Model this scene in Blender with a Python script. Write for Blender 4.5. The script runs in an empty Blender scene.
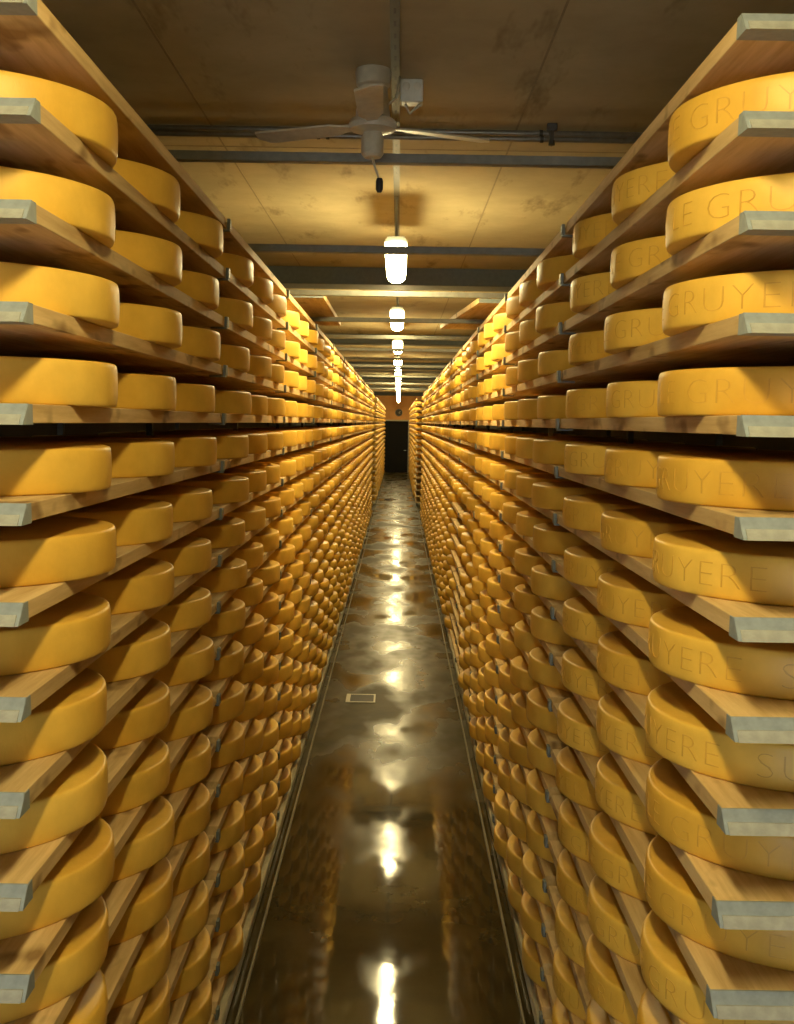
import bpy, bmesh, math, random
from mathutils import Matrix, Vector

rnd = random.Random(7)
scene = bpy.context.scene
COL = scene.collection

# ------------------------------------------------------------------ layout
EYE = 2.36                      # camera height above the floor
CAMX = 0.033
FOCAL = 1100.0                  # pixels for a 794 px wide frame
PITCH, ROLL, YAW = 0.08127, 0.01624, -0.00048
W = 0.62                        # half width of the aisle at the board edges
TOP = EYE + 0.7190              # top face of the topmost board
P = 0.17424                     # vertical distance between boards
NB = 18                         # boards in one stack, the topmost carries nothing
BAY, BAYS, Y0 = 2.125, 12, 1.915
GAP = 0.03                      # slot between boards end to end
BT, BW = 0.034, 0.55            # board thickness and width
CR, CH = 0.300, 0.091           # cheese radius and height
OVER = 0.043                    # cheese standing proud of the board edge
CEIL = EYE + 1.27
END = 52.0
TIP = {1: [1.985, 1.953, 1.925, 1.906, 1.892, 1.882, 1.887, 1.883, 1.913, 1.922, 1.936],
       -1: [1.92, 1.945, 1.93, 1.92, 1.925, 1.925, 1.915, 1.935, 1.935, 1.945, 1.95]}
OFFS = {-1: (0.41, 1.07, 1.73), 1: (0.365, 0.998, 1.635)}
ORD = ['', 'first', 'second', 'third', 'fourth', 'fifth', 'sixth', 'seventh', 'eighth', 'ninth', 'tenth', 'eleventh',
       'twelfth', 'thirteenth', 'fourteenth', 'fifteenth', 'sixteenth', 'seventeenth', 'eighteenth', 'nineteenth', 'twentieth']
SIDE = {1: 'right', -1: 'left'}


# ------------------------------------------------------------------ camera
def cam_axes():
    cy, sy = math.cos(YAW), math.sin(YAW)
    cp, sp = math.cos(PITCH), math.sin(PITCH)
    cr, sr = math.cos(ROLL), math.sin(ROLL)
    r0 = Vector((cy, -sy, 0)); fw = Vector((cp * sy, cp * cy, -sp)); up = Vector((sp * sy, sp * cy, cp))
    return cr * r0 + sr * up, -sr * r0 + cr * up, fw


AX = cam_axes()


def project(p):
    v = Vector(p) - Vector((CAMX, 0, EYE))
    d = v.dot(AX[2])
    if d < 0.05: return None
    return 397 + FOCAL * v.dot(AX[0]) / d, 512 - FOCAL * v.dot(AX[1]) / d, d


cam = bpy.data.cameras.new('camera')
cam.sensor_fit = 'HORIZONTAL'; cam.sensor_width = 36.0; cam.lens = FOCAL / 794 * 36.0
cam.clip_start = 0.05; cam.clip_end = 200
cam_ob = bpy.data.objects.new('camera', cam); COL.objects.link(cam_ob)
m = Matrix((AX[0], AX[1], -AX[2])).transposed().to_4x4(); m.translation = Vector((CAMX, 0, EYE))
cam_ob.matrix_world = m
scene.camera = cam_ob


# ------------------------------------------------------------------ materials
def new_mat(name):
    mt = bpy.data.materials.new(name); mt.use_nodes = True
    nt = mt.node_tree
    return mt, nt, nt.nodes['Principled BSDF']


def node(nt, t, **kw):
    n = nt.nodes.new(t)
    for k, v in kw.items():
        if k.startswith('i_'): n.inputs[k[2:].replace('_', ' ')].default_value = v
        else: setattr(n, k, v)
    return n


def ramp(nt, fac, stops):
    r = nt.nodes.new('ShaderNodeValToRGB'); e = r.color_ramp.elements
    while len(e) < len(stops): e.new(0.5)
    for i, (p, c) in enumerate(stops):
        e[i].position = p; e[i].color = (*c, 1) if len(c) == 3 else c
    nt.links.new(fac, r.inputs[0])
    return r


def noise(nt, vec, scale, detail=4, rough=0.55, dim='3D'):
    n = node(nt, 'ShaderNodeTexNoise', noise_dimensions=dim)
    n.inputs['Scale'].default_value = scale; n.inputs['Detail'].default_value = detail
    n.inputs['Roughness'].default_value = rough
    if vec is not None: nt.links.new(vec, n.inputs['Vector'])
    return n


def mapping(nt, src, scale=(1, 1, 1)):
    mp = nt.nodes.new('ShaderNodeMapping'); mp.inputs['Scale'].default_value = scale
    nt.links.new(src, mp.inputs['Vector'])
    return mp.outputs[0]


def mixc(nt, fac, a, b, mode='MIX'):
    mx = node(nt, 'ShaderNodeMix', data_type='RGBA', blend_type=mode)
    for v, i in ((fac, 0), (a, 6), (b, 7)):
        if hasattr(v, 'links') or hasattr(v, 'is_linked'): nt.links.new(v, mx.inputs[i])
        else: mx.inputs[i].default_value = v if i == 0 else (*v, 1)
    return mx.outputs[2]


def bump(nt, height, strength, dist=0.01):
    b = nt.nodes.new('ShaderNodeBump'); b.inputs['Strength'].default_value = strength
    b.inputs['Distance'].default_value = dist
    nt.links.new(height, b.inputs['Height'])
    return b.outputs[0]


def plain(name, col, rough=0.5, metal=0.0, spot=0.12, scale=30):
    mt, nt, bs = new_mat(name)
    tc = nt.nodes.new('ShaderNodeTexCoord')
    n = noise(nt, tc.outputs['Object'], scale, 4)
    r = ramp(nt, n.outputs['Fac'], [(0.3, tuple(c * (1 - spot) for c in col)), (0.7, tuple(min(1, c * (1 + spot)) for c in col))])
    nt.links.new(r.outputs[0], bs.inputs['Base Color'])
    bs.inputs['Roughness'].default_value = rough; bs.inputs['Metallic'].default_value = metal
    return mt


def mat_cheese(name, per_island):
    mt, nt, bs = new_mat(name)
    tc = nt.nodes.new('ShaderNodeTexCoord')
    if per_island: rn = nt.nodes.new('ShaderNodeNewGeometry').outputs['Random Per Island']
    else: rn = nt.nodes.new('ShaderNodeObjectInfo').outputs['Random']
    base = ramp(nt, rn, [(0.0, (0.69, 0.400, 0.055)), (0.5, (0.75, 0.455, 0.068)), (1.0, (0.80, 0.505, 0.085))])
    n1 = noise(nt, tc.outputs['Object'], 9, 5, 0.6)
    pale = ramp(nt, n1.outputs['Fac'], [(0.35, (0.88, 0.86, 0.80)), (0.7, (1.06, 1.06, 1.05))])
    c = mixc(nt, 1.0, base.outputs[0], pale.outputs[0], 'MULTIPLY')
    n2 = noise(nt, mapping(nt, tc.outputs['Object'], (1, 1, 0.35)), 120, 3, 0.6)
    nt.links.new(c, bs.inputs['Base Color'])
    nt.links.new(bump(nt, n2.outputs['Fac'], 0.25, 0.002), bs.inputs['Normal'])
    bs.inputs['Roughness'].default_value = 0.42
    bs.inputs['Specular IOR Level'].default_value = 0.35
    return mt


def mat_wood(name, light, dark, per_island=False):
    mt, nt, bs = new_mat(name)
    tc = nt.nodes.new('ShaderNodeTexCoord')
    if per_island: rn = nt.nodes.new('ShaderNodeNewGeometry').outputs['Random Per Island']
    else: rn = nt.nodes.new('ShaderNodeObjectInfo').outputs['Random']
    off = node(nt, 'ShaderNodeVectorMath', operation='ADD')
    sc = node(nt, 'ShaderNodeMath', operation='MULTIPLY'); sc.inputs[1].default_value = 37.0
    nt.links.new(rn, sc.inputs[0]); nt.links.new(tc.outputs['Object'], off.inputs[0]); nt.links.new(sc.outputs[0], off.inputs[1])
    v = mapping(nt, off.outputs[0], (14, 0.9, 14))
    n = noise(nt, v, 3.0, 6, 0.65)
    r = ramp(nt, n.outputs['Fac'], [(0.3, dark), (0.62, light)])
    k = noise(nt, mapping(nt, off.outputs[0], (7, 3.5, 7)), 1.6, 2)
    kr = ramp(nt, k.outputs['Fac'], [(0.60, (1, 1, 1)), (0.72, (0.45, 0.38, 0.30))])
    c = mixc(nt, 1.0, r.outputs[0], kr.outputs[0], 'MULTIPLY')
    tone = ramp(nt, rn, [(0, (0.82, 0.80, 0.76)), (1, (1.08, 1.05, 1.0))])
    c = mixc(nt, 1.0, c, tone.outputs[0], 'MULTIPLY')
    nt.links.new(c, bs.inputs['Base Color'])
    bs.inputs['Roughness'].default_value = 0.7
    nt.links.new(bump(nt, n.outputs['Fac'], 0.2, 0.002), bs.inputs['Normal'])
    return mt


def mat_floor():
    mt, nt, bs = new_mat('wet_concrete')
    tc = nt.nodes.new('ShaderNodeTexCoord'); pos = tc.outputs['Object']
    sep = nt.nodes.new('ShaderNodeSeparateXYZ'); nt.links.new(pos, sep.inputs[0])
    big = noise(nt, mapping(nt, pos, (1.5, 0.75, 1)), 1.25, 3.5, 0.5)
    # wetter near the viewer and in the low middle stretch
    wet = node(nt, 'ShaderNodeMapRange'); wet.inputs['From Min'].default_value = 0; wet.inputs['From Max'].default_value = 52
    nt.links.new(sep.outputs['Y'], wet.inputs['Value'])
    zone = ramp(nt, wet.outputs[0], [(0.0, (.30,) * 3), (0.115, (.30,) * 3), (0.15, (-.06 + .06,) * 3), (0.22, (.03,) * 3),
                                     (0.25, (.08,) * 3), (0.40, (.09,) * 3), (0.48, (.02,) * 3), (1.0, (.02,) * 3)])
    add = node(nt, 'ShaderNodeMath', operation='ADD'); nt.links.new(big.outputs['Fac'], add.inputs[0]); nt.links.new(zone.outputs[0], add.inputs[1])
    mask = ramp(nt, add.outputs[0], [(0.42, (0, 0, 0)), (0.74, (1, 1, 1))])
    fine = noise(nt, pos, 3.2, 7, 0.65)
    dry = ramp(nt, fine.outputs['Fac'], [(0.25, (0.030, 0.022, 0.005)), (0.75, (0.070, 0.054, 0.012))])
    wetc = ramp(nt, fine.outputs['Fac'], [(0.3, (0.040, 0.030, 0.013)), (0.7, (0.060, 0.046, 0.020))])
    nt.links.new(mixc(nt, mask.outputs[0], dry.outputs[0], wetc.outputs[0]), bs.inputs['Base Color'])
    rr = ramp(nt, mask.outputs[0], [(0, (0.42,) * 3), (1, (0.05,) * 3)])
    nt.links.new(rr.outputs[0], bs.inputs['Roughness'])
    sp = ramp(nt, mask.outputs[0], [(0, (0.04,) * 3), (1, (0.27,) * 3)])
    nt.links.new(sp.outputs[0], bs.inputs['Specular IOR Level'])
    slow = noise(nt, pos, 5, 3)
    hm = node(nt, 'ShaderNodeMath', operation='MULTIPLY'); nt.links.new(fine.outputs['Fac'], hm.inputs[0])
    inv = node(nt, 'ShaderNodeMath', operation='SUBTRACT'); inv.inputs[0].default_value = 1.0
    nt.links.new(mask.outputs[0], inv.inputs[1]); nt.links.new(inv.outputs[0], hm.inputs[1])
    b1 = nt.nodes.new('ShaderNodeBump'); b1.inputs['Strength'].default_value = 0.18; b1.inputs['Distance'].default_value = 0.01
    nt.links.new(hm.outputs[0], b1.inputs['Height'])
    b2 = nt.nodes.new('ShaderNodeBump'); b2.inputs['Strength'].default_value = 0.010; b2.inputs['Distance'].default_value = 0.05
    nt.links.new(slow.outputs['Fac'], b2.inputs['Height']); nt.links.new(b1.outputs[0], b2.inputs['Normal'])
    nt.links.new(b2.outputs[0], bs.inputs['Normal'])
    return mt


def mat_ceiling():
    mt, nt, bs = new_mat('cast_concrete')
    tc = nt.nodes.new('ShaderNodeTexCoord'); pos = tc.outputs['Object']
    n = noise(nt, pos, 2.2, 8, 0.65)
    r = ramp(nt, n.outputs['Fac'], [(0.3, (0.36, 0.295, 0.155)), (0.7, (0.49, 0.405, 0.22))])
    s = noise(nt, mapping(nt, pos, (5, 1.2, 1)), 1.0, 4, 0.7)
    sr = ramp(nt, s.outputs['Fac'], [(0.28, (0.55, 0.52, 0.45)), (0.42, (1, 1, 1))])
    c = mixc(nt, 1.0, r.outputs[0], sr.outputs[0], 'MULTIPLY')
    nt.links.new(c, bs.inputs['Base Color']); bs.inputs['Roughness'].default_value = 0.85
    nt.links.new(bump(nt, n.outputs['Fac'], 0.25, 0.01), bs.inputs['Normal'])
    return mt


def mat_plaster(name, a, b):
    mt, nt, bs = new_mat(name)
    tc = nt.nodes.new('ShaderNodeTexCoord')
    n = noise(nt, tc.outputs['Object'], 3, 7, 0.6)
    r = ramp(nt, n.outputs['Fac'], [(0.3, a), (0.7, b)])
    nt.links.new(r.outputs[0], bs.inputs['Base Color']); bs.inputs['Roughness'].default_value = 0.85
    nt.links.new(bump(nt, n.outputs['Fac'], 0.2, 0.01), bs.inputs['Normal'])
    return mt


def mat_glow(name, col, strength):
    mt, nt, bs = new_mat(name)
    bs.inputs['Base Color'].default_value = (0.9, 0.9, 0.88, 1)
    bs.inputs['Emission Color'].default_value = (*col, 1)
    bs.inputs['Emission Strength'].default_value = strength
    bs.inputs['Roughness'].default_value = 0.4
    return mt


M_CHEESE = mat_cheese('cheese_rind', False)
M_CHEESE_FAR = mat_cheese('cheese_rind_far', True)
M_LETTER = plain('stamped_rind', (0.60, 0.335, 0.042), 0.5)
M_WOOD = mat_wood('spruce_board', (0.70, 0.52, 0.26), (0.50, 0.33, 0.135))
M_WOOD_FAR = mat_wood('spruce_board_far', (0.70, 0.52, 0.26), (0.50, 0.33, 0.135), True)
M_CAP = plain('painted_cap', (0.24, 0.275, 0.28), 0.5, 0.0, 0.12, 60)  # blue in the grey also stands in for cool light from behind
M_LIP = plain('worn_cap_lip', (0.33, 0.33, 0.28), 0.5, 0.0, 0.18, 40)
M_STEEL = plain('dull_steel', (0.30, 0.32, 0.30), 0.45, 0.6)
M_TIE = plain('grey_bar', (0.20, 0.20, 0.17), 0.6, 0.2)
M_BEAM = plain('beam_paint', (0.10, 0.115, 0.115), 0.7)
M_PIPE = plain('zinc_conduit', (0.30, 0.29, 0.25), 0.35, 0.7)
M_POST = plain('dark_post', (0.09, 0.09, 0.08), 0.6)
M_CLIP = plain('clip_grey', (0.14, 0.155, 0.135), 0.5)
M_TRIM = plain('floor_strip', (0.20, 0.17, 0.10), 0.5, 0.2)
M_CHANNEL = plain('dull_channel', (0.13, 0.125, 0.10), 0.6, 0.2)
M_FAN = plain('cream_enamel', (0.54, 0.49, 0.35), 0.4)
M_BOX = plain('white_plastic', (0.60, 0.58, 0.46), 0.4)
M_BLACK = plain('black_rubber', (0.02, 0.02, 0.02), 0.6)
M_DARK = plain('dark_metal', (0.06, 0.055, 0.045), 0.6)
M_RAIL = plain('pale_rail', (0.40, 0.37, 0.26), 0.4, 0.2)
M_FLOOR = mat_floor()
M_CEIL = mat_ceiling()
M_SEAM = plain('seam_concrete', (0.28, 0.225, 0.12), 0.9)  # slightly darker concrete tone for the ceiling seams
M_WALL = mat_plaster('dark_wall', (0.06, 0.05, 0.035), (0.09, 0.075, 0.05))  # dark colour stands in for the unlit depth behind the racks
M_ENDWALL = mat_plaster('ochre_plaster', (0.70, 0.35, 0.11), (0.80, 0.43, 0.15))
M_DOOR = plain('black_door', (0.006, 0.0055, 0.005), 0.9)
M_GLOW = mat_glow('lamp_diffuser', (1.0, 0.815, 0.39), 88.0)


# ------------------------------------------------------------------ mesh helpers
def link(name, me, mat=None, parent=None, loc=(0, 0, 0), rot=(0, 0, 0)):
    o = bpy.data.objects.new(name, me); COL.objects.link(o)
    if mat is not None and me is not None and not me.materials: me.materials.append(mat)
    o.location = loc; o.rotation_euler = rot
    if parent is not None: o.parent = parent
    return o


def tag(o, label=None, cat=None, group=None, kind=None):
    if label: o['label'] = label
    if cat: o['category'] = cat
    if group: o['group'] = group
    if kind: o['kind'] = kind
    return o


def empty(name, loc=(0, 0, 0), rotz=0):
    o = bpy.data.objects.new(name, None); COL.objects.link(o); o.empty_display_size = 0.1
    o.location = loc; o.rotation_euler = (0, 0, rotz)
    return o


def add_box(bm, x0, x1, y0, y1, z0, z1, bev=0.0):
    r = bmesh.ops.create_cube(bm, size=1.0)
    vs = r['verts']
    for v in vs:
        v.co = Vector(((x0 + x1) / 2 + v.co.x * (x1 - x0), (y0 + y1) / 2 + v.co.y * (y1 - y0), (z0 + z1) / 2 + v.co.z * (z1 - z0)))
    if bev > 0:
        es = list({e for v in vs for e in v.link_edges})
        bmesh.ops.bevel(bm, geom=es, offset=bev, segments=2, affect='EDGES', profile=0.5)


def add_prism(bm, pts, axis, a0, a1):
    """Extrude the 2-D polygon pts along axis ('x': pts are (y,z); 'y': (x,z); 'z': (x,y))."""
    def mk(p, a):
        return {'x': (a, p[0], p[1]), 'y': (p[0], a, p[1]), 'z': (p[0], p[1], a)}[axis]
    A = [bm.verts.new(mk(p, a0)) for p in pts]; B = [bm.verts.new(mk(p, a1)) for p in pts]
    n = len(pts)
    bm.faces.new(A); bm.faces.new(B[::-1])
    for i in range(n): bm.faces.new((A[i], B[i], B[(i + 1) % n], A[(i + 1) % n]))


def add_lathe(bm, prof, segs=32, c=(0, 0, 0)):
    rings = []
    for r, z in prof:
        if r < 1e-6: rings.append([bm.verts.new((c[0], c[1], c[2] + z))])
        else: rings.append([bm.verts.new((c[0] + r * math.cos(2 * math.pi * i / segs), c[1] + r * math.sin(2 * math.pi * i / segs), c[2] + z)) for i in range(segs)])
    for a, b in zip(rings, rings[1:]):
        for i in range(segs):
            j = (i + 1) % segs
            if len(a) == 1 and len(b) == 1: continue
            if len(a) == 1: bm.faces.new((a[0], b[j], b[i]))
            elif len(b) == 1: bm.faces.new((a[i], a[j], b[0]))
            else: bm.faces.new((a[i], a[j], b[j], b[i]))


def add_tube(bm, pts, r, segs=10):
    pts = [Vector(p) for p in pts]; rings = []
    for i, p in enumerate(pts):
        t = (pts[min(i + 1, len(pts) - 1)] - pts[max(i - 1, 0)]).normalized()
        u = t.cross(Vector((0, 0, 1)))
        if u.length < 0.1: u = t.cross(Vector((0, 1, 0)))
        u.normalize(); w = t.cross(u)
        rr = r[i] if isinstance(r, (list, tuple)) else r
        rings.append([bm.verts.new(p + rr * (math.cos(2 * math.pi * k / segs) * u + math.sin(2 * math.pi * k / segs) * w)) for k in range(segs)])
    for a, b in zip(rings, rings[1:]):
        for k in range(segs): bm.faces.new((a[k], a[(k + 1) % segs], b[(k + 1) % segs], b[k]))
    bm.faces.new(rings[0]); bm.faces.new(rings[-1][::-1])


def finish(bm, name, smooth=False, angle=None):
    bmesh.ops.recalc_face_normals(bm, faces=bm.faces[:])
    me = bpy.data.meshes.new(name)
    if smooth:
        for f in bm.faces: f.smooth = True
        if angle is not None:
            for e in bm.edges:
                if len(e.link_faces) == 2 and e.calc_face_angle(0) > angle: e.smooth = False
    bm.to_mesh(me); bm.free()
    return me


def box_mesh(name, *a, bev=0.0):
    bm = bmesh.new(); add_box(bm, *a, bev=bev)
    return finish(bm, name)


# ------------------------------------------------------------------ cheese wheels
def side_r(z, R=CR):
    t = (z - CH / 2) / (CH / 2)
    return R - 0.002 * t * t


def cheese_profile(R=CR, H=CH, full=True):
    if full:
        pr = [(0, 0), (R - 0.02, 0), (R - 0.008, 0.0), (R - 0.004, 0.0012), (R - 0.0025, 0.0045)]
        for f in (0.14, 0.3, 0.5, 0.7, 0.86): pr.append((side_r(f * CH, R), f * H))
        pr += [(R - 0.0025, H - 0.005), (R - 0.0045, H - 0.0014), (R - 0.009, H), (R - 0.02, H), (0, H)]
    else:
        pr = [(0, 0), (R - 0.010, 0), (R - 0.004, 0.007), (R, H * 0.5), (R - 0.004, H - 0.008), (R - 0.013, H), (0, H)]
    return pr


def cheese_mesh(i):
    r = random.Random(100 + i)
    bm = bmesh.new(); add_lathe(bm, cheese_profile(), 72)
    a1, a2 = r.uniform(0, 6.28), r.uniform(0, 6.28)
    for v in bm.verts:
        if i == 0: break
        th = math.atan2(v.co.y, v.co.x)
        k = 1 + 0.004 * math.sin(2 * th + a1) + 0.002 * math.sin(5 * th + a2)
        v.co.x *= k; v.co.y *= k
        if v.co.z > CH * 0.6: v.co.z += 0.0022 * math.sin(th + a2) * (math.hypot(v.co.x, v.co.y) / CR)
    return finish(bm, 'cheese_wheel', True, 1.0)


CHEESES = [cheese_mesh(i) for i in range(6)]
for me in CHEESES: me.materials.append(M_CHEESE)


def lettering_mesh():
    cu = bpy.data.curves.new('lettering', 'FONT')
    cu.body = 'LE GRUYERE  SUISSE  LE GRUYERE  SUISSE  '
    cu.size = 0.072; cu.offset = -0.0022; cu.extrude = 0.0014; cu.resolution_u = 3; cu.space_character = 1.08
    ob = bpy.data.objects.new('tmp', cu); COL.objects.link(ob)
    dg = bpy.context.evaluated_depsgraph_get()
    me = bpy.data.meshes.new_from_object(ob.evaluated_get(dg))
    bpy.data.objects.remove(ob); bpy.data.curves.remove(cu)
    xs = [v.co.x for v in me.vertices]; wd = max(xs) - min(xs) + 0.06
    h = max(v.co.y for v in me.vertices)
    k = 2 * math.pi / wd
    bm = bmesh.new(); bm.from_mesh(me)
    bmesh.ops.triangulate(bm, faces=bm.faces[:])
    bmesh.ops.subdivide_edges(bm, edges=[e for e in bm.edges if e.calc_length() > 0.02], cuts=1)
    for v in bm.verts:
        th = (v.co.x - min(xs)) * k; z = CH / 2 + (v.co.y - h / 2); out = v.co.z
        R = side_r(z) + (0.0007 if out > 0 else -0.004)
        v.co = Vector((R * math.cos(th), R * math.sin(th), z))
    bm.to_mesh(me); bm.free(); me.materials.append(M_LETTER); me.name = 'lettering'
    return me, k


LETTERS, LK = lettering_mesh()


def board_top(k): return TOP - P * k


def edge(s, k):
    """Board edge position; the left rack stands a hair out of plumb."""
    return W if s > 0 else W - 0.022 + 0.033 * min(k, 8) / 8


def bay_start(s, b, k):
    if b == 0: return TIP[s][k] if k < len(TIP[s]) else Y0 + 0.02
    return Y0 + BAY * b + GAP / 2


allc = []
for s in (1, -1):
    for k in range(1, NB):
        for b in range(BAYS):
            for j in range(3):
                # a bare stretch of boards on the right side, as in the photo
                x = s * (edge(s, k) + CR - OVER + rnd.uniform(-0.008, 0.008))
                y = Y0 + BAY * b + OFFS[s][j] + rnd.uniform(-0.008, 0.008)
                if s == 1 and (b * 3 + j) in (11, 12, 13) and 9 <= k <= 17 and (b * 3 + j, k) not in ((11, 10), (11, 11), (13, 14)): continue
                allc.append((s, k, b * 3 + j, x, y, board_top(k) + 0.0004))


def seen_area(c):
    q = project((c[3] - c[0] * (CR - 0.05), c[4] - 0.12, c[5] + CH / 2))
    if q is None: return 0
    u, v, d = q; hw = 300 / d; hh = 62 / d * 1.0
    if u < -hw or u > 794 + hw or v < -hh or v > 1024 + hh: return 0
    return 1 / (d * d)


allc.sort(key=seen_area, reverse=True)
NEARC = [c for c in allc[:300] if seen_area(c) > 0]
FARC = allc[len(NEARC):]
proto = bpy.data.objects.new('cheese', CHEESES[0])
proto_letters = bpy.data.objects.new('lettering', LETTERS)
# rows of the right rack whose wheels show their stamp, and where on the rim a word starts
for n, (s, k, c, x, y, z) in enumerate(NEARC):
    o = proto if n == 0 else proto.copy()
    o.data = CHEESES[rnd.randrange(len(CHEESES))]
    COL.objects.link(o); o.location = (x, y, z)
    rz = rnd.uniform(0, 6.28)
    lettered = s == 1 and c < 3
    if lettered: o.data = CHEESES[0]
    if lettered:
        rz = math.radians(205 + ((k * 53 + c * 71) % 60) - 30) - LK * 0.07 * 3.2
        if c == 0 and k == 4: rz = math.radians(252) - LK * 0.30
        if c == 0 and k == 2: rz = math.radians(248) - LK * 0.26
    o.rotation_euler = (0, 0, rz)
    if lettered:
        l = proto_letters if not proto_letters.users_collection else proto_letters.copy()
        COL.objects.link(l); l.parent = o; l['label'] = 'darker orange letters pressed around the rim'
    look = 'stamped yellow cheese wheel' if lettered else 'yellow cheese wheel'
    tag(o, f'{look}, {SIDE[s]} rack, {ORD[k]} row of cheeses down, {ORD[c + 1]} from near end', 'cheese', 'cheese wheels on the racks')


def mass_cheese(name, items, label):
    bm = bmesh.new(); add_lathe(bm, cheese_profile(full=False), 28)
    bm.verts.ensure_lookup_table()
    base = [v.co.copy() for v in bm.verts]; faces = [[v.index for v in f.verts] for f in bm.faces]
    bm.verts.index_update(); faces = [[v.index for v in f.verts] for f in bm.faces]; bm.free()
    V, F = [], []
    for (x, y, z) in items:
        o = len(V); a = rnd.uniform(0.992, 1.008)
        V += [(x + p.x * a, y + p.y * a, z + p.z) for p in base]
        F += [[o + i for i in f] for f in faces]
    me = bpy.data.meshes.new(name); me.from_pydata(V, [], F); me.update()
    me.polygons.foreach_set('use_smooth', [True] * len(me.polygons))
    bm = bmesh.new(); bm.from_mesh(me); bmesh.ops.recalc_face_normals(bm, faces=bm.faces[:])
    for e in bm.edges:
        if len(e.link_faces) == 2 and e.calc_face_angle(0) > 0.95: e.smooth = False
    bm.to_mesh(me); bm.free()
    o = link(name, me, M_CHEESE_FAR)
    return tag(o, label, 'cheese', 'cheese wheels on the racks', 'stuff')


FAR0, FARBAYS = 31.2, 9
WFAR = {-1: W, 1: W - 0.08}
far_block = []
for s in (1, -1):
    for k in range(1, NB):
        for b in range(FARBAYS):
            for j in range(3):
                if s == 1 and b == 0: continue
                far_block.append((s * (WFAR[s] + CR - OVER + rnd.uniform(-.01, .01)), FAR0 + BAY * b + OFFS[s][j], board_top(k) + 0.0004))
mass_cheese('cheese_wheels_in_the_distance', [(c[3], c[4], c[5]) for c in FARC] + far_block,
            'mass of small yellow cheese wheels farther down both racks')


# ------------------------------------------------------------------ boards
SL = 0.030   # slant of the board ends


def board_mesh(length, bevel=True):
    bm = bmesh.new()
    add_prism(bm, [(SL, 0), (0, -BT), (length, -BT), (length - SL, 0)], 'x', 0, BW)
    if bevel: bmesh.ops.bevel(bm, geom=bm.edges[:], offset=0.0015, segments=1, affect='EDGES')
    return finish(bm, 'shelf_board')


def cap_mesh():
    """Sheet-metal cap folded over the slanted near end of a board."""
    t = 0.0025
    bm = bmesh.new()
    add_prism(bm, [(SL - 0.004 - t, 0.0002), (-0.5 * t - 0.004, -BT - t), (0.050, -BT - t), (0.050, -BT - 0.0002), (0.0, -BT - 0.0002), (SL - 0.002, 0.0002)], 'x', -t, BW + t)
    for x0, x1 in ((-t, -0.0004), (BW + 0.0004, BW + t)):
        add_prism(bm, [(SL, -0.0005), (0.0, -BT - 0.0002), (0.050, -BT - 0.0002), (SL + 0.018, -0.0005)], 'x', x0, x1)
    return finish(bm, 'end_cap')


def lip_mesh():
    t = 0.0045
    bm = bmesh.new()
    a = lambda f: ((SL - 0.004) * (1 - f) - 0.004 * f, -f * BT)
    add_prism(bm, [(a(0.55)[0] - t, a(0.55)[1]), (a(1.0)[0] - t, a(1.0)[1] - 0.0025), (a(1.0)[0], a(1.0)[1] - 0.0025), (a(0.55)[0], a(0.55)[1])], 'x', 0.004, BW - 0.004)
    return finish(bm, 'worn_lip')


def clip_mesh():
    bm = bmesh.new()
    add_box(bm, -0.013, -0.0015, -0.018, 0.018, -BT - 0.002, 0.001, 0.002)
    add_box(bm, -0.010, 0.05, -0.012, 0.012, -BT - 0.008, -BT - 0.0022)
    return finish(bm, 'joint_clip')


BOARD = board_mesh(BAY - GAP); BOARD.materials.append(M_WOOD)
CAP = cap_mesh(); CAP.materials.append(M_CAP)
LIP = lip_mesh(); LIP.materials.append(M_LIP)
CLIP = clip_mesh(); CLIP.materials.append(M_CLIP)

boards = []
for s in (1, -1):
    for k in range(NB):
        for b in range(BAYS):
            y0 = bay_start(s, b, k) - (SL if b == 0 else 0)
            boards.append((s, k, b, y0))
boards.sort(key=lambda t: (t[2], t[1]))
NEARB, FARB = boards[:300], boards[300:]
protos = {}


def place(name, me, parent=None):
    """A first object of the kind, later copies of it."""
    if (name, me.name) not in protos:
        protos[(name, me.name)] = o = bpy.data.objects.new(name, me)
    else:
        o = protos[(name, me.name)].copy(); o.parent = None
    COL.objects.link(o); o.parent = parent
    return o


first_mesh = {}
for (s, k, b, y0) in NEARB:
    me = BOARD
    if b == 0:      # the first boards differ a little in length
        ln = round(Y0 + BAY - GAP / 2 - y0, 3)
        if ln not in first_mesh:
            first_mesh[ln] = board_mesh(ln); first_mesh[ln].materials.append(M_WOOD)
        me = first_mesh[ln]
    ln = (Y0 + BAY * (b + 1) - GAP / 2) - y0
    o = place('shelf_board', me)
    # boards run from the aisle edge outwards; the left one is turned half round and mirrored in x
    o.location = (s * edge(s, k), y0, board_top(k)); o.scale = (s, 1, 1)
    if b == 0:
        c = place('end_cap', CAP, o); c['label'] = 'blue-grey metal cap on the near end'
        l = place('worn_lip', LIP, c)
    if b < 5:
        c = place('joint_clip', CLIP, o); c.location = (0, ln + GAP / 2, 0); c['label'] = 'small grey metal clip'
    tag(o, f'tan wooden cheese board, {SIDE[s]} rack, {ORD[k + 1]} board from top, {ORD[b + 1]} bay from near end', 'board', 'cheese boards on the racks')

V, F = [], []


def far_board(s, y0, ln, z, w=W):
    o = len(V)
    pr = [(SL, 0), (0, -BT), (ln, -BT), (ln - SL, 0)]
    for x in (w, w + BW):
        for (y, zz) in pr: V.append((s * x, y0 + y, z + zz))
    F.extend([[o + i for i in f] for f in ((0, 1, 2, 3), (7, 6, 5, 4), (0, 4, 5, 1), (1, 5, 6, 2), (2, 6, 7, 3), (3, 7, 4, 0))])


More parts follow.
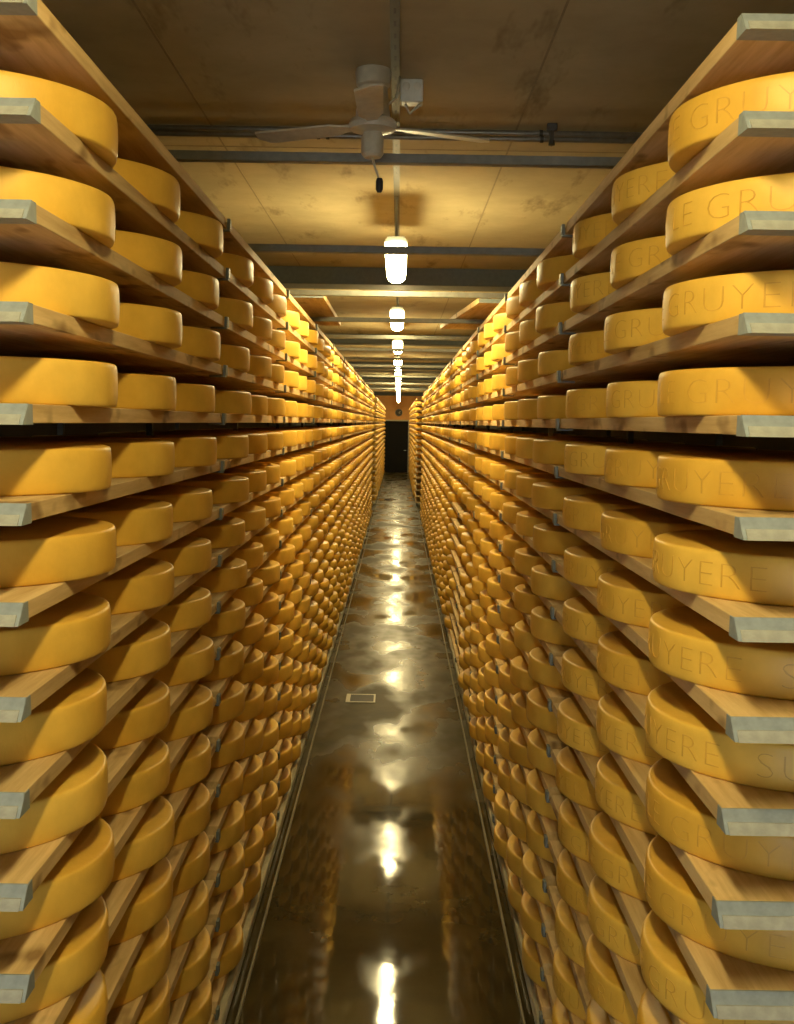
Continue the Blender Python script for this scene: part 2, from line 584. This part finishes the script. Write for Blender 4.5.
for (s, k, b, y0) in FARB: far_board(s, y0, BAY - GAP, board_top(k), edge(s, k))
for s in (1, -1):
    for k in range(NB):
        for b in range(FARBAYS): far_board(s, FAR0 + BAY * b, BAY - GAP, board_top(k), WFAR[s])
me = bpy.data.meshes.new('boards_in_the_distance'); me.from_pydata(V, [], F); me.update()
bm = bmesh.new(); bm.from_mesh(me); bmesh.ops.recalc_face_normals(bm, faces=bm.faces[:]); bm.to_mesh(me); bm.free()
tag(link('boards_in_the_distance', me, M_WOOD_FAR), 'distant tan wooden boards farther down both racks', 'board', 'cheese boards on the racks', 'stuff')


# ------------------------------------------------------------------ rack frames
def post_mesh(x, y):
    bm = bmesh.new(); add_box(bm, x - 0.011, x + 0.011, y - 0.011, y + 0.011, 0.03, TOP - BT - 0.002)
    return finish(bm, 'post')


def rack(s, ystart, bays, label):
    t = empty('cheese_rack', (s * 0.9, ystart, 0))
    for i in range(bays + 1):
        for xo in (W + 0.26, W + BW + 0.035):
            p = link('post', box_mesh('post', -0.011, 0.011, -0.011, 0.011, 0.03, TOP - BT - 0.003), M_POST, t,
                     (s * xo - s * 0.9, BAY * i - (GAP / 2 if ystart > Y0 else 0), 0))
            if i == 0: p.location.y = -0.02
            if i == 0 and xo < 1:
                bpy.data.objects.remove(p); continue
            bm = bmesh.new(); add_lathe(bm, [(0, 0), (0.028, 0), (0.028, 0.018), (0.02, 0.03), (0, 0.03)], 16)
            link('rubber_foot', finish(bm, 'rubber_foot', True, 0.6), M_BLACK, p)
    bm = bmesh.new()
    L = BAY * bays
    add_prism(bm, [(-0.03, 0.02), (0.03, 0.02), (0.03, 0.065), (0.024, 0.07), (-0.024, 0.07), (-0.03, 0.065)], 'y', 0, L)
    link('base_rail', finish(bm, 'base_rail'), M_RAIL, t, (s * (W + 0.015) - s * 0.9, 0, 0))
    tag(t, label, 'rack', 'cheese racks along the aisle')
    return t


rack(-1, Y0, BAYS, 'long steel rack of cheese boards along the left side, nearer one')
rack(1, Y0, BAYS, 'long steel rack of cheese boards along the right side, nearer one')
rack(-1, FAR0, FARBAYS, 'distant steel rack on the left, beside the black doorway')
rack(1, FAR0, FARBAYS, 'distant steel rack on the right, beside the black doorway')


# ------------------------------------------------------------------ room shell
XW = 2.4
YB = -2.6
def shell(name, a, mat):
    o = link(name, box_mesh(name, *a), mat); o['kind'] = 'structure'
    return o


shell('floor', (-XW, XW, YB, END + 3, -0.1, 0), M_FLOOR)
ceil = shell('ceiling', (-XW, XW, YB, END + 0.2, CEIL, CEIL + 0.15), M_CEIL)
shell('wall_left', (-XW - 0.15, -XW, YB, END, 0, CEIL), M_WALL)
shell('wall_right', (XW, XW + 0.15, YB, END, 0, CEIL), M_WALL)
bm = bmesh.new()      # wall behind the viewer; its unseen doorway is added to let cool fill light in
for a in ((-XW, -1.5, 0, CEIL), (0.1, XW, 0, CEIL), (-1.5, 0.1, 2.3, CEIL)): add_box(bm, a[0], a[1], YB - 0.15, YB, a[2], a[3])
o = link('wall_front', finish(bm, 'wall_front'), M_WALL); o['kind'] = 'structure'
DW, DH = 0.64, EYE + 0.06
DL, DR = -0.68, 0.47
bm = bmesh.new()
add_box(bm, -XW, DL, END, END + 0.2, 0, CEIL); add_box(bm, DR, XW, END, END + 0.2, 0, CEIL)
add_box(bm, DL, DR, END, END + 0.2, DH, CEIL)
o = link('wall_back', finish(bm, 'wall_back'), M_ENDWALL); o['kind'] = 'structure'
bm = bmesh.new(); add_box(bm, DL, DR, END + 0.12, END + 0.16, 0.0, DH)
d = link('door_1', finish(bm, 'door_1'), M_DOOR); d['kind'] = 'structure'
bm = bmesh.new()
add_box(bm, DL - 0.06, DL, END - 0.03, END - 0.001, 0, DH + 0.06); add_box(bm, DR, DR + 0.06, END - 0.03, END - 0.001, 0, DH + 0.06)
add_box(bm, DL, DR, END - 0.03, END - 0.001, DH, DH + 0.06)
link('door_frame', finish(bm, 'door_frame'), M_RAIL, d)
link('door_handle', box_mesh('door_handle', 0.28, 0.40, END + 0.07, END + 0.115, 1.03, 1.06, bev=0.008), M_STEEL, d)

# steel floor rails in front of the racks
for i, s in enumerate((-1, 1)):
    bm = bmesh.new()
    add_prism(bm, [(-0.006, 0.0), (0.006, 0.0), (0.006, 0.010), (0.003, 0.013), (-0.003, 0.013), (-0.006, 0.010)], 'y', YB + .1, END - .2)
    o = link('trim_%d' % (i + 1), finish(bm, 'trim'), M_TRIM, None, (s * (W - 0.055), 0, 0)); o['kind'] = 'structure'

# casting seams in the ceiling
bm = bmesh.new()
for x in (-0.80, 0.52): add_box(bm, x - 0.004, x + 0.004, YB, END, CEIL - 0.0015, CEIL + 0.01)
y = 2.35
while y < END:
    add_box(bm, -XW, XW, y - 0.006, y + 0.006, CEIL - 0.0012, CEIL + 0.01); y += 2.9
o = link('trim_3', finish(bm, 'seams'), M_SEAM); o['kind'] = 'structure'

# concrete-grey ceiling beams
for i, y in enumerate((9.2, 16.1, 23.5, 31.0, 38.4, 46.8)):
    bm = bmesh.new(); add_box(bm, -XW, XW, y, y + 0.35, CEIL - 0.14, CEIL + 0.01, 0.008)
    o = link('trim_%d' % (i + 4), finish(bm, 'ceiling_beam'), M_BEAM); o['kind'] = 'structure'


# ------------------------------------------------------------------ bars across the aisle, on top of the racks
t = empty('ceiling_rail', (0, 4.32, EYE + 0.995))
bm = bmesh.new(); add_box(bm, -1.35, 1.35, 0, 0.05, 0, 0.034, 0.002)
link('rail', finish(bm, 'rail'), M_TIE, t)
for sx in (-1.3, 1.3):
    bm = bmesh.new(); add_tube(bm, [(sx, 0.025, 0.0342), (sx, 0.025, CEIL - EYE - 0.996)], 0.006, 8)
    link('drop_rod', finish(bm, 'drop_rod', True), M_STEEL, t)
tag(t, 'flat grey rail hung across the ceiling just behind the fan', 'rail')
y = 5.03; n = 1
while y < 27:
    n += 1
    bm = bmesh.new(); add_box(bm, -0.80, 0.80, y, y + 0.045, TOP + 0.040, TOP + 0.072, 0.002)
    where = 'crossing in front of the nearest lamp' if n == 2 else f'{ORD[n - 1]} from near end'
    t = link('tie_bar', finish(bm, 'tie_bar'), M_TIE)
    for sx in (-0.72, 0.72):
        bm = bmesh.new(); add_lathe(bm, [(0, 0), (0.011, 0), (0.011, 0.006), (0.006, 0.008), (0, 0.008)], 6)
        link('bolt', finish(bm, 'bolt'), M_STEEL, t, (sx, y + 0.022, TOP + 0.072))
        link('spacer_block', box_mesh('spacer_block', -0.03, 0.03, -0.02, 0.02, -0.0195, 0.0195, bev=0.003), M_DARK, t, (sx, y + 0.022, TOP + 0.0202))
    tag(t, f'flat grey tie bar across the aisle top, {where}', 'bar', 'tie bars across the aisle')
    y += 1.71


# ------------------------------------------------------------------ lamps
def make_lamp():
    """Strip lamp along the aisle: narrow tray, rounded translucent cover, two hangers from the cable channel."""
    r = empty('ceiling_lamp')
    hl = 0.56
    bm = bmesh.new()   # opaque tray above the cover
    add_prism(bm, [(-0.064, -0.012), (-0.0615, -0.012), (-0.0615, 0.012), (0.0615, 0.012), (0.0615, -0.012), (0.064, -0.012), (0.064, 0.018), (0.044, 0.045), (-0.044, 0.045), (-0.064, 0.018)], 'y', -hl + 0.02, hl - 0.02)
    link('housing', finish(bm, 'housing'), M_TIE, r)
    bm = bmesh.new()   # cover, closed at both ends
    half = [(0.054, 0.0118), (0.060, 0.0), (0.061, -0.030), (0.056, -0.052), (0.044, -0.068), (0.024, -0.077), (0.0, -0.080)]
    prof = half + [(-x, z) for x, z in half[::-1][1:]]
    cuts = [(-hl, 0.86), (-hl + 0.03, 1.0), (hl - 0.03, 1.0), (hl, 0.86)]
    rings = [[bm.verts.new((x * f, y, (z + 0.03) * f - 0.03 if f < 1 else z)) for x, z in prof] for y, f in cuts]
    n = len(prof)
    for A, B in zip(rings, rings[1:]):
        for i in range(n): bm.faces.new((A[i], B[i], B[(i + 1) % n], A[(i + 1) % n]))
    bm.faces.new(rings[0]); bm.faces.new(rings[-1][::-1])
    df = link('diffuser', finish(bm, 'diffuser', True, 0.7), M_GLOW, r); df['label'] = 'glowing white cover'
    for sy in (-1, 1):
        bm = bmesh.new(); add_tube(bm, [(0, sy * 0.46, 0.0452), (0, sy * 0.46, CEIL - LZ - 0.012)], 0.007, 8)
        link('hanger', finish(bm, 'hanger'), M_STEEL, r)
        link('clasp', box_mesh('clasp', -0.030, 0.030, sy * 0.40 - 0.012, sy * 0.40 + 0.012, 0.046, 0.058, bev=0.002), M_DARK, r)
    return r


LZ = EYE + 0.985
lamps = [0.95, 6.75, 10.5, 14.22, 17.95, 21.68, 25.4, 29.1, 32.85, 36.6, 40.4, 44.2, 49.6]
proto_l = make_lamp()
for i, y in enumerate(lamps):
    if i == 0: r = proto_l
    else:
        r = proto_l.copy(); COL.objects.link(r)
        for ch in proto_l.children:
            c = ch.copy(); COL.objects.link(c); c.parent = r
    r.location = (0, y, LZ)
    tag(r, 'lit strip lamp, first of the row, above the near rack ends' if i == 0 else
        ('glowing white strip lamp hanging under the ceiling, behind the first tie bar' if i == 1 else f'glowing white strip lamp hanging under the ceiling, {ORD[i + 1]} of the row'), 'lamp', 'strip lamps along the aisle')

# cable channel along the middle of the ceiling
bm = bmesh.new()
add_prism(bm, [(-0.016, 0), (0.016, 0), (0.016, 0.011), (-0.016, 0.011)], 'y', YB + 0.1, END - 0.5)
ch = link('cable_channel', finish(bm, 'cable_channel'), M_CHANNEL, None, (0, 0, CEIL - 0.0115))
for i in range(40):
    link('slot', box_mesh('slot', -0.004, 0.004, -0.02, 0.02, -0.0008, 0.0004), M_DARK, ch, (0, 1.4 + i * 0.11, 0))
tag(ch, 'slotted metal cable channel running along the ceiling above the lamps', 'cable channel')

# ------------------------------------------------------------------ ceiling fan, box, conduits
FX, FY = -0.080, 4.10
fan = empty('ceiling_fan', (FX, FY, CEIL)); fan.scale = (1.134,) * 3
bm = bmesh.new(); add_lathe(bm, [(0, 0), (0.056, 0), (0.058, -0.01), (0.054, -0.048), (0.047, -0.054), (0, -0.054)], 32)
link('canopy', finish(bm, 'canopy', True, 0.6), M_FAN, fan)
bm = bmesh.new(); add_lathe(bm, [(0, -0.052), (0.044, -0.052), (0.049, -0.09), (0.056, -0.152), (0, -0.152)], 32)
link('motor_housing', finish(bm, 'motor_housing', True, 0.6), M_FAN, fan)
bm = bmesh.new(); add_lathe(bm, [(0, -0.148), (0.055, -0.148), (0.072, -0.158), (0.078, -0.172), (0.072, -0.187), (0.03, -0.196), (0, -0.196)], 36)
link('rotor', finish(bm, 'rotor', True, 0.6), M_FAN, fan)
bm = bmesh.new(); add_lathe(bm, [(0, -0.195), (0.028, -0.195), (0.030, -0.20), (0.036, -0.212), (0.036, -0.262), (0.028, -0.273), (0, -0.273)], 32)
link('switch_housing', finish(bm, 'switch_housing', True, 0.6), M_FAN, fan)
for ang in (24, 156, 270):
    bm = bmesh.new()
    add_prism(bm, [(0.06, -0.015), (0.10, -0.02), (0.14, -0.040), (0.40, -0.044), (0.425, 0.0), (0.415, 0.040), (0.14, 0.036), (0.10, 0.02), (0.06, 0.015)], 'z', -0.003, 0.003)
    for v in bm.verts: v.co.z += v.co.y * 0.16
    link('blade', finish(bm, 'blade'), M_FAN, fan, (0, 0, -0.174), (0, 0, math.radians(ang)))
bm = bmesh.new(); add_tube(bm, [(0, 0, -0.272), (0.012, 0, -0.31), (0.024, 0, -0.345)], 0.004, 8)
cord = link('pull_cord', finish(bm, 'pull_cord', True), M_FAN, fan)
bm = bmesh.new(); add_lathe(bm, [(0, 0), (0.009, 0), (0.012, -0.01), (0.012, -0.035), (0.007, -0.045), (0, -0.045)], 14, (0.024, 0, -0.338))
link('plug', finish(bm, 'plug', True, 0.6), M_BLACK, cord)
bm = bmesh.new(); add_tube(bm, [(0.045, -0.01, -0.11), (0.075, -0.01, -0.09), (0.085, 0, -0.02)], 0.004, 8)
link('supply_cable', finish(bm, 'supply_cable', True), M_FAN, fan)
tag(fan, 'cream ceiling fan with thin blades hanging above the aisle', 'fan')

jb = empty('junction_box', (0.060, 4.22, CEIL)); jb.scale = (1.134,) * 3
bm = bmesh.new(); add_box(bm, -0.038, 0.038, -0.03, 0.03, -0.075, -0.0005, 0.006)
link('body', finish(bm, 'body'), M_BOX, jb)
for sx in (-0.018, 0.018):
    bm = bmesh.new(); add_lathe(bm, [(0, 0), (0.013, 0), (0.013, 0.004), (0.010, 0.006), (0, 0.006)], 18)
    link('knockout', finish(bm, 'knockout', True, 0.6), M_FAN, jb, (sx, -0.0302, -0.026), (math.radians(90), 0, 0))
bm = bmesh.new(); add_tube(bm, [(-0.02, 0, -0.074), (-0.005, 0, -0.105), (0.03, 0, -0.074)], 0.005, 8)
link('cable_loop', finish(bm, 'cable_loop', True), M_FAN, jb)
tag(jb, 'small white twin junction box on the ceiling beside the fan', 'box')

for i, (dy, z, lb) in enumerate(((0.0, CEIL - 0.014, 'upper thin zinc conduit across the ceiling behind the fan'),
                                 (-0.03, CEIL - 0.046, 'lower thin zinc conduit across the ceiling behind the fan'))):
    t = empty('ceiling_conduit', (0, 4.88 + dy, z))
    bm = bmesh.new(); add_tube(bm, [(-XW, 0, 0), (-0.5, 0, 0), (0.5, 0, 0), (XW, 0, 0)], 0.0125, 12)
    link('pipe', finish(bm, 'pipe', True), M_PIPE, t)
    for x in (-0.34, -0.30, 0.62):
        bm = bmesh.new(); add_tube(bm, [(x, 0, 0), (x + 0.014, 0, 0)], 0.0155, 12)
        link('clamp', finish(bm, 'clamp', True, 0.6), M_DARK, t)
    tag(t, lb, 'conduit', 'conduits behind the fan')
hk = empty('pipe_hanger', (0.66, 4.77, CEIL))
bm = bmesh.new(); add_box(bm, -0.022, 0.022, -0.012, 0.012, -0.03, -0.0005, 0.003); add_box(bm, -0.008, 0.008, -0.006, 0.03, -0.07, -0.03)
link('bracket', finish(bm, 'bracket'), M_DARK, hk)
bm = bmesh.new(); add_lathe(bm, [(0, -0.07), (0.012, -0.07), (0.014, -0.09), (0, -0.095)], 12)
link('nut', finish(bm, 'nut', True, 0.6), M_DARK, hk)
tag(hk, 'small dark bracket holding the conduits under the ceiling', 'bracket')

# ------------------------------------------------------------------ loose boards lying on top of the racks
for s, xc, yc, rz, lb in ((-1, -0.745, 8.30, 0.0, 'spare wooden board lying on top of the left rack'),
                          (1, 0.735, 8.45, 5.0, 'spare wooden board lying askew on top of the right rack')):
    bm = bmesh.new(); add_prism(bm, [(-1.05 + SL, BT), (-1.05, 0), (1.05, 0), (1.05 - SL, BT)], 'x', -BW / 2, BW / 2)
    o = link('spare_board', finish(bm, 'spare_board'), M_WOOD, None, (xc, yc, TOP + 0.0815), (0, 0, math.radians(rz)))
    bm = bmesh.new(); add_prism(bm, [(-1.05 + SL - 0.002, BT + 0.001), (-1.054, -0.001), (-1.05, -0.001), (-1.05 + SL, BT + 0.001)], 'x', -BW / 2, BW / 2)
    link('end_cap', finish(bm, 'end_cap'), M_CAP, o)
    tag(o, lb, 'board')

# ------------------------------------------------------------------ clock, floor drain
ck = empty('wall_clock', (0.02, END, EYE + 0.46))
bm = bmesh.new(); add_lathe(bm, [(0, 0), (0.16, 0), (0.175, 0.01), (0.175, 0.04), (0.16, 0.05), (0.15, 0.04), (0, 0.04)], 40)
c1 = link('case', finish(bm, 'case', True, 0.6), M_STEEL, ck, (0, -0.001, 0), (math.radians(90), 0, 0))
bm = bmesh.new(); add_lathe(bm, [(0, 0.0405), (0.149, 0.0405), (0.149, 0.042), (0, 0.042)], 40)
link('face', finish(bm, 'face'), M_DARK, ck, (0, -0.001, 0), (math.radians(90), 0, 0))
for a, l in ((50, 0.10), (125, 0.075)):
    bm = bmesh.new(); add_box(bm, -0.008, 0.008, -0.01, l, 0.0425, 0.045)
    link('hand', finish(bm, 'hand'), M_BOX, ck, (0, -0.001, 0), (math.radians(90), math.radians(a), 0))
tag(ck, 'round dark wall clock on the ochre wall above the doorway', 'clock')

dr = empty('floor_drain', (-0.255, 9.25, 0))
bm = bmesh.new()
for a in ((-0.125, 0.125, -0.14, -0.12), (-0.125, 0.125, 0.12, 0.14), (-0.125, -0.09, -0.12, 0.12), (0.11, 0.125, -0.12, 0.12)):
    add_box(bm, a[0], a[1], a[2], a[3], 0.0005, 0.006)
link('frame', finish(bm, 'frame'), M_RAIL, dr)
bm = bmesh.new()
for i in range(11): add_box(bm, -0.088 + i * 0.018, -0.080 + i * 0.018, -0.12, 0.12, 0.0005, 0.004)
add_box(bm, -0.09, 0.11, -0.12, 0.12, 0.0003, 0.0015)
link('grate', finish(bm, 'grate'), M_DARK, dr)
tag(dr, 'small rectangular metal floor drain in the wet aisle floor', 'drain')

# ------------------------------------------------------------------ world and colour management
wd = bpy.data.worlds.new('world'); scene.world = wd; wd.use_nodes = True
wd.node_tree.nodes['Background'].inputs[0].default_value = (0.85, 0.93, 1.0, 1)
wd.node_tree.nodes['Background'].inputs[1].default_value = 7.0
vs = scene.view_settings
vs.view_transform = 'Standard'; vs.look = 'None'; vs.gamma = 1.0; vs.use_curve_mapping = False; vs.exposure = 0.0
scene.cycles.max_bounces = 8; scene.cycles.diffuse_bounces = 5; scene.cycles.glossy_bounces = 4
scene.cycles.use_denoising = True
scene.cycles.sample_clamp_indirect = 10.0
